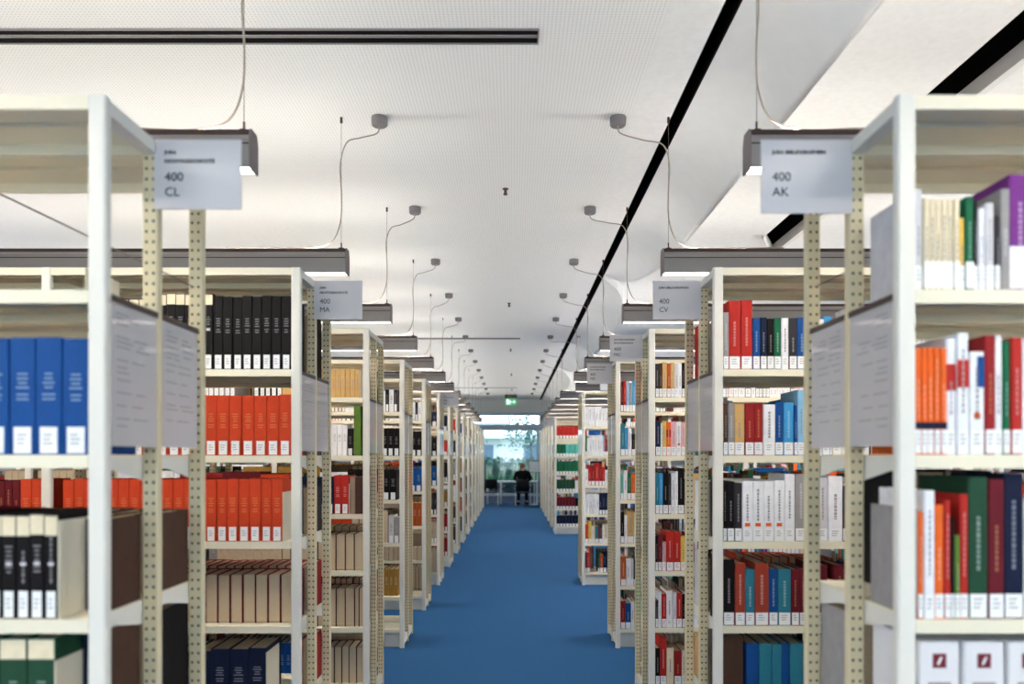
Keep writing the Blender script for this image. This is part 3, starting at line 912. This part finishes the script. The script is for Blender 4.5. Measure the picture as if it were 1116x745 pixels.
KIND = {-1: 'bound volume', 1: 'book'}
stuff = MB()
for i, b in enumerate(BOOKS):
    w, h, d = b['w'], b['h'], b['d']; flip = b.get('flip', False); cm = M['b_' + b['c']]
    if i in SOLO:
        mb = MB(); book_cover(mb, w, h, d, cm, flip, True)
        o = mb.build('book'); o.matrix_world = book_matrix(b)
        col = COLOUR_WORD.get(b['c'], b['c'])
        rw = rack_word(b['side'], b['n'])
        if flip: desc = 'cream fore-edge of a %s book' % col
        else: desc = '%s %s' % (col, KIND[b['side']])
        lab = '%s %s from the aisle, %s shelf%s, %s' % (desc, ordinal(b['k']), SHELF_WORD[b['li']], ' rear row' if b['row'] == 'B' else '', rw)
        tag(o, lab, 'book', 'books on the %s shelf of the %s%s' % (SHELF_WORD[b['li']], rw, ' rear side' if b['row'] == 'B' else ''))
        mb = MB(); pages(mb, w, h, d, flip); mb.build('page_block', o)
        prev = None
        for nm, q, sub in book_parts(b, w, h):
            pt = q.build(nm, prev if sub and prev is not None else o)
            if nm == 'spine_label': prev = pt; pt['label'] = 'white shelf-mark label on the spine'
    else:
        mb = MB(); book_cover(mb, w, h, d, cm, flip, False); pages(mb, w, h, d, flip)
        for nm, q, sub in book_parts(b, w, h, b['n'] <= 6 and b['row'] == 'F' and i in count):
            o_ = len(mb.v); mb.v.extend(q.v)
            for f, k in zip(q.f, q.m):
                mb.f.append([a + o_ for a in f]); mb.m.append(mb.mi(q.mats[k]))
        Mx = book_matrix(b); off = len(stuff.v)
        stuff.v.extend(tuple(Mx @ Vector(p)) for p in mb.v)
        for f, k in zip(mb.f, mb.m):
            stuff.f.append([q + off for q in f]); stuff.m.append(stuff.mi(mb.mats[k]))
so = stuff.build('shelved_books')
tag(so, 'all the smaller and farther books standing on the racks', 'books', kind='stuff')

BOOKENDS.append((L, 1, 5, -1.062, rack_y(1) + .29, LEVELS[5] + .0008, .12, True))
for side, n, li, x, y, z, h, foot in BOOKENDS:
    mb = MB()
    mb.box(-0.001, 0.002, 0, 0.001, 0.16, h, M['bookend']); mb.box(-0.03 if foot else -.003, 0.02, 0, 0.001, 0.14, 0.0012, M['bookend'])
    mb.m = mb.m
    o = mb.build('bookend', None, False, (x, y, z))
    if side < 0: o.scale.x = -1
    if (side, n, li) == (L, 1, 5): tag(o, 'cream metal bookend alone on the empty top shelf of the nearest left rack', 'bookend', 'metal bookends on the racks')
    else: tag(o, 'cream metal bookend closing the row on the %s shelf of the %s' % (SHELF_WORD[li], rack_word(side, n)), 'bookend', 'metal bookends on the racks')

M['boxwhite'] = mat('white_box_board', (226, 224, 226), 0.6, 0.3)
M['badge'] = mat('maroon_badge', (112, 30, 44), 0.5, 0.3)
for x, y, z, w, h, k in BOXES:
    root = empty('box_file', (x + w / 2, y, z))
    tag(root, 'white box file with maroon square badge, %s from the aisle, fourth shelf, nearest right rack' % ordinal(k), 'box file', 'white box files on the nearest right rack')
    mb = MB(); mb.prism(chamfer_rect(w, .2, .004), 'z', 0, h, M['boxwhite'])
    mb.v = [(a, b_ + .1, c) for a, b_, c in mb.v]; mb.build('box_body', root)
    mb = MB(); mb.box(-.014, -.001, h - .055, .014, .0005, h - .025, M['badge']); bd = mb.build('badge', root); bd['label'] = 'maroon square badge'
    mb = MB(); mb.prism([(-.006, h - .048), (-.001, h - .048), (.006, h - .032), (.001, h - .032)], 'y', -.0016, -.001, M['paper']); mb.build('badge_mark', bd)
    mb = MB(); mb.box(-.024, -.001, h - .115, .024, .0005, h - .085, M['ink_pale']); mb.build('title_print', root)

# ------------------------------------------------------------------ aisle signs
def text_mesh(txt, size, m, name, bold=0.0):
    cu = bpy.data.curves.new(name, 'FONT'); cu.body = txt; cu.size = size; cu.extrude = 0.0004; cu.resolution_u = 3; cu.offset = bold
    ob = bpy.data.objects.new(name, cu); COL.objects.link(ob)
    dg = bpy.context.evaluated_depsgraph_get()
    me = bpy.data.meshes.new_from_object(ob.evaluated_get(dg))
    bpy.data.objects.remove(ob); bpy.data.curves.remove(cu)
    me.materials.clear(); me.materials.append(m)
    return me
def aisle_sign(side, n, lines, code, w=0.208, h=0.165):
    y = rack_y(n) + 0.2375 - PD / 2 - 0.004; e = END[side]
    x_in = side * (e + 0.006); x_out = side * (e + 0.006 - w)
    xl = min(x_in, x_out)
    root = empty('aisle_sign', (xl, y, RACK_H - 0.002 - h))
    tag(root, 'pale grey plastic aisle sign reading %s %s, on the %s' % (code[0], code[1], rack_word(side, n)), 'sign', 'aisle signs at the rack ends')
    mb = MB(); mb.box(0, -0.004, 0, w, 0, h, M['sign']); mb.build('sign_plate', root)
    mb = MB(); 
    bx = w - 0.012 if side > 0 else 0.0
    mb.box(bx, 0.0002, 0.01, bx + 0.012, 0.004, h - 0.01, M['metal']); mb.build('bracket', root)
    zz = h - 0.034
    for t in lines:
        me = text_mesh(t, 0.0125, M['ink'], 'caption', .0003)
        o = link('caption', me, root, (0.026, -0.0045, zz)); o.rotation_euler = (math.pi / 2, 0, 0)
        zz -= 0.021
    for t, q in ((code[0], h - 0.098), (code[1], h - 0.134)):
        o = link('shelf_mark', text_mesh(t, 0.030, M['ink'], 'shelf_mark'), root, (0.026, -0.0045, q)); o.rotation_euler = (math.pi / 2, 0, 0)
aisle_sign(L, 1, ['JURA', 'RECHTSGESCHICHTE'], ('400', 'CL'))
aisle_sign(L, 2, ['JURA', 'RECHTSGESCHICHTE'], ('400', 'MA'))
aisle_sign(L, 6, ['JURA', 'RECHTSGESCHICHTE'], ('400', 'MS'))
aisle_sign(R, 1, ['JURA BIBLIOGRAPHIEN'], ('400', 'AK'), w=0.218, h=0.175)
aisle_sign(R, 2, ['JURA BIBLIOGRAPHIEN'], ('400', 'CV'))
aisle_sign(R, 3, ['JURA BIBLIOGRAPHIEN', 'RECHTSGESCHICHTE'], ('400', 'MC'))
aisle_sign(R, 4, ['JURA BIBLIOGRAPHIEN', 'RECHTSGESCHICHTE'], ('400', 'ME'))
aisle_sign(R, 10, ['JURA BIBLIOGRAPHIEN'], ('400', 'PA'))

# ------------------------------------------------------------------ pendant lamps between the racks
LZ0, LZ1 = 2.462, 2.577
def pendant(side, k, end=None, length=4.6):
    """k: 1 is the lamp between the first and second racks"""
    yc = 2.47 + PITCH * (k - 1)
    e = end if end is not None else (0.872 if side < 0 else 0.787)
    root = empty('pendant_lamp', (side * e, yc, LZ0))
    sd = 'left' if side < 0 else 'right'
    tag(root, ('long grey aluminium pendant lamp, %s lamp back over the %s racks' % (ordinal(k), sd)) if k > 0 else 'grey pendant lamp over the %s racks, out of view behind' % sd, 'lamp', 'pendant lamps over the %s racks' % sd)
    a, b = sorted((0.006 * side, length * side))
    hw = 0.037; H = LZ1 - LZ0
    mb = MB()
    mb.prism([(-hw, 0.0), (-hw + .006, 0.0), (-hw + .006, 0.026), (hw - .006, 0.026), (hw - .006, 0), (hw, 0), (hw, H - .02), (hw - .012, H - .004), (-hw + .012, H - .004), (-hw, H - .02)], 'x', a, b, M['alu'])
    mb.build('housing', root)
    mb = MB(); mb.box(a, -hw - .0012, H * .66, b, -hw, H * .70, M['alu_dark']); mb.build('groove', root)
    mb = MB(); mb.box(a, -hw + .012, H - .004, b, hw - .012, H, M['alu_dark'])
    mb.box(a, -hw + .012, H, b, -hw + .016, H + .014, M['alu_dark']); mb.box(a, hw - .016, H, b, hw - .012, H + .014, M['alu_dark']); mb.build('top_rail', root)
    mb = MB(); c0, c1 = sorted((0, 0.006 * side))
    mb.prism([(-hw - .001, -.004), (hw + .001, -.004), (hw + .001, H - .02), (hw - .012, H + .015), (-hw + .010, H + .015), (-hw - .001, H - .01)], 'x', c0, c1, M['alu_cap']); mb.build('end_cap', root)
    mb = MB(); mb.box(a, -hw + .007, 0.018, b, hw - .007, 0.025, M['lampglow']); mb.build('diffuser', root)
    mb = MB()      # added saw-teeth, hidden from below, shaped to brighten the ceiling over the aisle
    for q in range(int((length - .08) / .05)):
        xs = side * (.03 + .05 * q)
        mb.prism([(xs, H + .0003), (xs + side * .0056, H + .010), (xs + side * .009, H + .0003)][::-side], 'y', -.015, .015, M['uplight_glow'])
        mb.m[-5:] = [mb.mi(M['alu_dark'])] * 5
        # only the facet that faces the aisle glows
        for fi in range(len(mb.f) - 5, len(mb.f)):
            pts = [Vector(mb.v[i]) for i in mb.f[fi]]
            nn = (pts[1] - pts[0]).cross(pts[2] - pts[0])
            if len(pts) == 4 and abs(pts[0].z - pts[1].z) + abs(pts[1].z - pts[2].z) > .001 and min(abs(p.x - xs) for p in pts) < 1e-6: mb.m[fi] = mb.mi(M['uplight_glow'])
    mb.build('added_uplight_teeth', root)
    # suspension: wire, stub and small ceiling plug
    top = CEIL - LZ0
    wires = [0.035 * side, (length - .3) * side]
    for wx in wires:
        mb = MB(); mb.tube([(wx, 0, H), (wx, 0, top)], 0.0012, M['wire'], 6); mb.build('suspension_wire', root)
        mb = MB(); mb.lathe([(.016, .0145), (.016, .022), (.004, .026), (.004, .050)], (wx, 0, H), M['alu_dark'], 12); mb.build('wire_grip', root)
        mb = MB(); mb.lathe([(.007, -.03), (.007, 0)], (wx, 0, top), M['alu_dark'], 10); mb.build('ceiling_plug', root)
    # ceiling rose towards the aisle, and the cable that droops to the lamp
    rx = -side * (e - (0.705 if side < 0 else 0.555))
    mb = MB(); mb.lathe([(.036, -.046), (.042, -.040), (.043, 0)], (rx, 0, top), M['canopy'], 24); mb.build('ceiling_rose', root)
    w0 = wires[0]
    jit = random.Random(k * 3 + side).uniform(-.02, .02)
    pts = [(rx, 0, top - .044), (rx + side * .015, 0, top - .085), (rx + (w0 - rx) * .5, -.004, top - .115 + jit), (w0 - side * .030, -.004, top - .14 + jit), (w0 + side * .004, -.004, top - .25),
           (w0 - side * .002, -.004, top * .5), (w0 + side * .004, -.004, H + .16), (w0 + side * .05, -.003, H + .055), (w0 + side * .16, -.0, H + .024), (w0 + side * .34, -.019, H + .019), (w0 + side * .6, -.023, H + .0185)]
    mb = MB(); mb.tube(smooth_curve(pts, 7), .0036, M['cable'], 7); mb.build('power_cable', root, True)
    return root
for side in (L, R):
    for k in range(-2, 15):
        if side > 0 and k == 7: pendant(side, k, end=0.93, length=0.36)
        else: pendant(side, k, length=5.2 if k < 6 else 3.2)

# ------------------------------------------------------------------ ceiling fittings
for i, y in enumerate((3.12, 11.12, 19.12)):
    root = empty('slot_diffuser', (0.105, y, CEIL))
    tag(root, 'twin black slot air diffuser in the ceiling, %s from the front' % ordinal(i + 1), 'vent', 'slot air diffusers')
    for yy in (-0.030, 0.030):
        mb = MB(); mb.box(-8.0, yy - .019, -.002, 0, yy + .019, .0, M['dark']); mb.build('slot', root)
    mb = MB()
    for yy in (-0.052, 0, 0.052):
        mb.box(-8.0, yy - .004, -.006, 0.004, yy + .004, 0, M['alu'])
    mb.box(0, -.056, -.006, .005, .056, 0, M['alu']); mb.build('frame', root)
for i in range(5):
    y = 4.9 + 3.66 * i
    root = empty('sprinkler_head', (-0.05 + .006 * i, y, CEIL))
    tag(root, 'small dark sprinkler head in the aisle ceiling, %s from the front' % ordinal(i + 1), 'sprinkler', 'ceiling sprinklers')
    mb = MB(); mb.lathe([(.013, -.042), (.015, -.034), (.010, -.028), (.009, -.004)], (0, 0, 0), M['alu_dark'], 12); mb.build('nozzle', root)
    mb = MB(); mb.lathe([(.019, -.006), (.020, 0)], (0, 0, 0), M['alu_dark'], 16); mb.build('rosette', root)

# exit sign
M['exitgreen'] = mat('lit_green_exit_panel', (60, 160, 110), 0.5, 0.3, emit=(120, 215, 165), estr=0.35)
M['exitwhite'] = mat('lit_white_pictogram', (240, 255, 245), 0.5, 0.3, emit=(240, 255, 248), estr=0.9)
root = empty('exit_sign', (-0.06, 20.6, 2.93))
tag(root, 'green lit exit sign hanging under the ceiling at the aisle end', 'sign')
mb = MB(); mb.box(-.17, -.02, .20, .17, .02, .30, M['alu_dark']); mb.build('housing', root)
mb = MB(); mb.box(-.165, -.012, 0, .165, .012, .20, M['exitgreen']); lp = mb.build('lit_panel', root)
mb = MB()
mb.box(-.12, -.016, .03, -.05, -.013, .17, M['exitwhite'])
mb.prism([(.02, .09), (.08, .09), (.08, .05), (.14, .10), (.08, .15), (.08, .11), (.02, .11)], 'y', -.016, -.013, M['exitwhite'])
mb.prism([(-.04, .03), (-.02, .03), (.0, .08), (.01, .14), (-.03, .14), (-.03, .08)], 'y', -.016, -.013, M['exitwhite'])
mb.build('pictogram', lp)
for x in (-.12, .12):
    mb = MB(); mb.tube([(x, 0, .30), (x, 0, CEIL - 2.93)], .004, M['wire'], 6); mb.build('hanger_rod', root)

# ------------------------------------------------------------------ reading place at the end window
M['desk'] = mat('white_desk_laminate', (222, 230, 238), 0.4, 0.4)
M['chairblack'] = mat('black_chair_mesh', (22, 24, 30), 0.6, 0.3)
M['chrome'] = mat('bright_steel', (210, 212, 216), 0.25, 0.5, 0.8)
_m = bpy.data.materials.new('thin_white_sheet'); _m.use_nodes = True
_t = _m.node_tree.nodes.new('ShaderNodeBsdfTranslucent'); _t.inputs[0].default_value = (.95, .95, .96, 1)
_x = _m.node_tree.nodes.new('ShaderNodeMixShader'); _x.inputs[0].default_value = .5
_m.node_tree.links.new(_m.node_tree.nodes['Principled BSDF'].outputs[0], _x.inputs[1]); _m.node_tree.links.new(_t.outputs[0], _x.inputs[2])
_m.node_tree.links.new(_x.outputs[0], _m.node_tree.nodes['Material Output'].inputs[0])
_m.node_tree.nodes['Principled BSDF'].inputs['Base Color'].default_value = (.92, .92, .92, 1)
M['backlit'] = _m
M['jacket'] = mat('black_jacket_cloth', (20, 20, 26), 0.9, 0.1, noise=.15, nscale=60)
M['skin'] = mat('skin', (206, 160, 140), 0.55, 0.3)
M['hair'] = mat('light_brown_hair', (150, 104, 92), 0.7, 0.2, noise=.2, nscale=80)
M['trouser'] = mat('dark_blue_trousers', (34, 40, 62), 0.9, 0.1)
root = empty('window_desk', (-0.75, YW - 0.33, 0))
tag(root, 'long white reading desk standing along the end window', 'desk')
mb = MB(); mb.box(-.09, -.26, .68, 1.54, .30, .72, M['desk']); mb.build('desk_top', root)
for x in (-.05, .365, 1.50):
    mb = MB(); mb.box(x - .03, -.24, 0, x + .03, -.18, .68, M['desk']); mb.build('leg', root)
def chair(x, y, label, rz=0):
    root = empty('desk_chair', (x, y, 0)); root.rotation_euler.z = rz
    tag(root, label, 'chair', 'black chairs at the window desk')
    mb = MB(); mb.prism(chamfer_rect(.44, .42, .05), 'z', .375, .405, M['chairblack']); mb.build('seat', root)
    mb = MB()
    n = 8; vs = []; fs = []
    for j, z in enumerate((.52, .60, .72, .80)):
        for k in range(n + 1):
            t = k / n * 2 - 1
            vs.append((t * (.20 - .02 * (j == 3)), -.27 - .02 * (j) + .05 * t * t, z))
    for j in range(3):
        for k in range(n):
            a = j * (n + 1) + k; fs.append((a, a + 1, a + n + 2, a + n + 1))
    mb.add(vs, fs, M['chairblack']); bk = mb.build('backrest', root, True)
    md = bk.modifiers.new('Solidify', 'SOLIDIFY'); md.thickness = .02
    for s in (-1, 1):
        mb = MB(); mb.tube([(s * .21, .19, .375), (s * .22, .20, .0)], .012, M['chrome']); mb.build('leg', root)
        mb = MB(); mb.tube([(s * .235, -.26, .70), (s * .235, -.22, .40), (s * .22, -.26, .0)], .012, M['chrome']); mb.build('leg', root)
chair(0.30, 22.35, 'black chair with bright steel legs carrying the seated person')
chair(-0.74, 22.62, 'empty black chair beside the rack ends at the window desk', .3)
# the reader, seen from behind
def skin_obj(name, verts, edges, radii, m, parent=None, lvl=2):
    me = bpy.data.meshes.new(name); me.from_pydata(verts, edges, []); me.materials.append(m)
    o = link(name, me, parent)
    md = o.modifiers.new('Skin', 'SKIN'); md.use_smooth_shade = True
    for sv, r in zip(me.skin_vertices[0].data, radii):
        sv.radius = r if isinstance(r, tuple) else (r, r)
    me.skin_vertices[0].data[0].use_root = True
    ss = o.modifiers.new('Subdivision', 'SUBSURF'); ss.levels = lvl; ss.render_levels = lvl
    return o
px, py = 0.30, 22.36
V = [(0, 0, .53), (0, .0, .66), (0, .03, .84), (0, .07, .98), (0, .10, 1.06), (0, .13, 1.13), (0, .145, 1.19), (0, .15, 1.24)]
Rr = [(.13, .09), (.12, .08), (.13, .08), (.115, .06), (.05, .05), (.07, .085), (.075, .095), (.055, .07)]
E = [(i, i + 1) for i in range(7)]
for s in (-1, 1):
    b0 = len(V)
    V += [(s * .18, .08, .99), (s * .24, .20, .80), (s * .16, .42, .75), (s * .13, .50, .745)]
    Rr += [.045, .040, .033, (.035, .018)]
    E += [(3, b0), (b0, b0 + 1), (b0 + 1, b0 + 2), (b0 + 2, b0 + 3)]
    for q, (dx, L_) in enumerate(((-.028, .07), (-.010, .085), (.009, .08), (.026, .062))):
        c0 = len(V)
        V += [(s * .13 + dx, .50 + L_ * .55, .748), (s * .13 + dx * 1.1, .50 + L_, .738)]
        Rr += [.009, .008]; E += [(b0 + 3, c0), (c0, c0 + 1)]
    c0 = len(V); V += [(s * .13 - s * .045, .50, .742), (s * .13 - s * .055, .53, .738)]; Rr += [.010, .009]; E += [(b0 + 3, c0), (c0, c0 + 1)]
    b1 = len(V)
    V += [(s * .09, .02, .54), (s * .12, .42, .53), (s * .13, .44, .10), (s * .13, .46, .045), (s * .13, .58, .03)]
    Rr += [.085, .062, .042, .04, (.04, .025)]
    E += [(0, b1), (b1, b1 + 1), (b1 + 1, b1 + 2), (b1 + 2, b1 + 3), (b1 + 3, b1 + 4)]
person = skin_obj('person', [(a + px, b + py, c) for a, b, c in V], E, Rr, M['skin'])
tag(person, 'seated person in a black jacket seen from behind at the window desk', 'person')
JV = [(0, 0, .50), (0, .0, .66), (0, .03, .84), (0, .07, .99), (0, .10, 1.09)]; JR = [(.17, .13), (.165, .12), (.18, .115), (.165, .10), (.072, .074)]
JE = [(i, i + 1) for i in range(4)]
for s in (-1, 1):
    b0 = len(JV); JV += [(s * .185, .08, .985), (s * .245, .20, .80), (s * .165, .41, .755)]; JR += [.07, .06, .048]; JE += [(3, b0), (b0, b0 + 1), (b0 + 1, b0 + 2)]
skin_obj('jacket', [(a + px, b + py, c) for a, b, c in JV], JE, JR, M['jacket'], person)
TV = [(0, .0, .53)]; TR = [(.15, .12)]; TE = []
for s in (-1, 1):
    b0 = len(TV); TV += [(s * .09, .04, .54), (s * .12, .42, .53), (s * .13, .44, .10)]; TR += [.095, .072, .055]; TE += [(0, b0), (b0, b0 + 1), (b0 + 1, b0 + 2)]
SV = []; SR = []; SE = []
for s in (-1, 1):
    b0 = len(SV); SV += [(s * .13, .40, .06), (s * .13, .52, .055), (s * .13, .66, .035)]; SR += [(.085, .085), (.075, .07), (.055, .04)]; SE += [(b0, b0 + 1), (b0 + 1, b0 + 2)]
for q in (0, 1):
    skin_obj('shoe', [(a + px, b + py, c) for a, b, c in SV[q * 3:q * 3 + 3]], [(0, 1), (1, 2)], SR[q * 3:q * 3 + 3], M['chairblack'], person, 1)
skin_obj('trousers', [(a + px, b + py, c) for a, b, c in TV], TE, TR, M['trouser'], person)
mb = MB(); n = 16
vs = []; fs = []
for j in range(9):
    th = math.pi * (.02 + .62 * j / 8)
    for k in range(n):
        q = 2 * math.pi * k / n
        front = max(0, math.sin(q))     # hair is cut back over the face, which looks at the window
        r = .100 * (1 - .0 * front)
        th2 = th * (1 - .38 * front)
        vs.append((px + r * .86 * math.sin(th2) * math.cos(q), py + .145 + r * 1.08 * math.sin(th2) * math.sin(q), 1.195 + r * 1.02 * math.cos(th2)))
for j in range(8):
    for k in range(n):
        fs.append((j * n + k, (j + 1) * n + k, (j + 1) * n + (k + 1) % n, j * n + (k + 1) % n))
fs.append(tuple(range(n)))
mb.add(vs, fs, M['hair']); mb.build('hair', person, True)
mb = MB()
mb.prism([(-.012, 1.165), (.012, 1.165), (.004, 1.205), (-.004, 1.205)], 'y', .235, .262, M['skin'])
mb.v = [(a + px, b + py, c) for a, b, c in mb.v]; mb.build('nose', person)
for s in (-1, 1):
    mb = MB(); mb.lathe([(.004, -.025), (.014, -.015), (.016, .01), (.006, .025)], (px + s * .083, py + .14, 1.185), M['skin'], 10); mb.build('ear', person, True)
# framed notice on a floor stand
root = empty('notice_stand', (0.68, 22.70, 0))
tag(root, 'white notice board in a dark frame on a slim white floor stand', 'notice board')
mb = MB(); mb.lathe([(.11, 0), (.11, .012), (.02, .02)], (0, 0, 0), M['desk'], 24); mb.build('base', root)
mb = MB(); mb.tube([(-.02, 0, .015), (-.02, 0, 1.02)], .014, M['desk']); mb.build('pole', root)
mb = MB()
for a in ((-.20, .99, .20, 1.01), (-.20, 1.35, .20, 1.37), (-.20, 1.01, -.18, 1.35), (.18, 1.01, .20, 1.35)):
    mb.box(a[0], -.03, a[1], a[2], -.005, a[3], M['alu_dark'])
mb.build('frame', root)
mb = MB(); mb.box(-.18, -.024, 1.01, .18, -.022, 1.35, M['backlit']); mb.build('board', root)
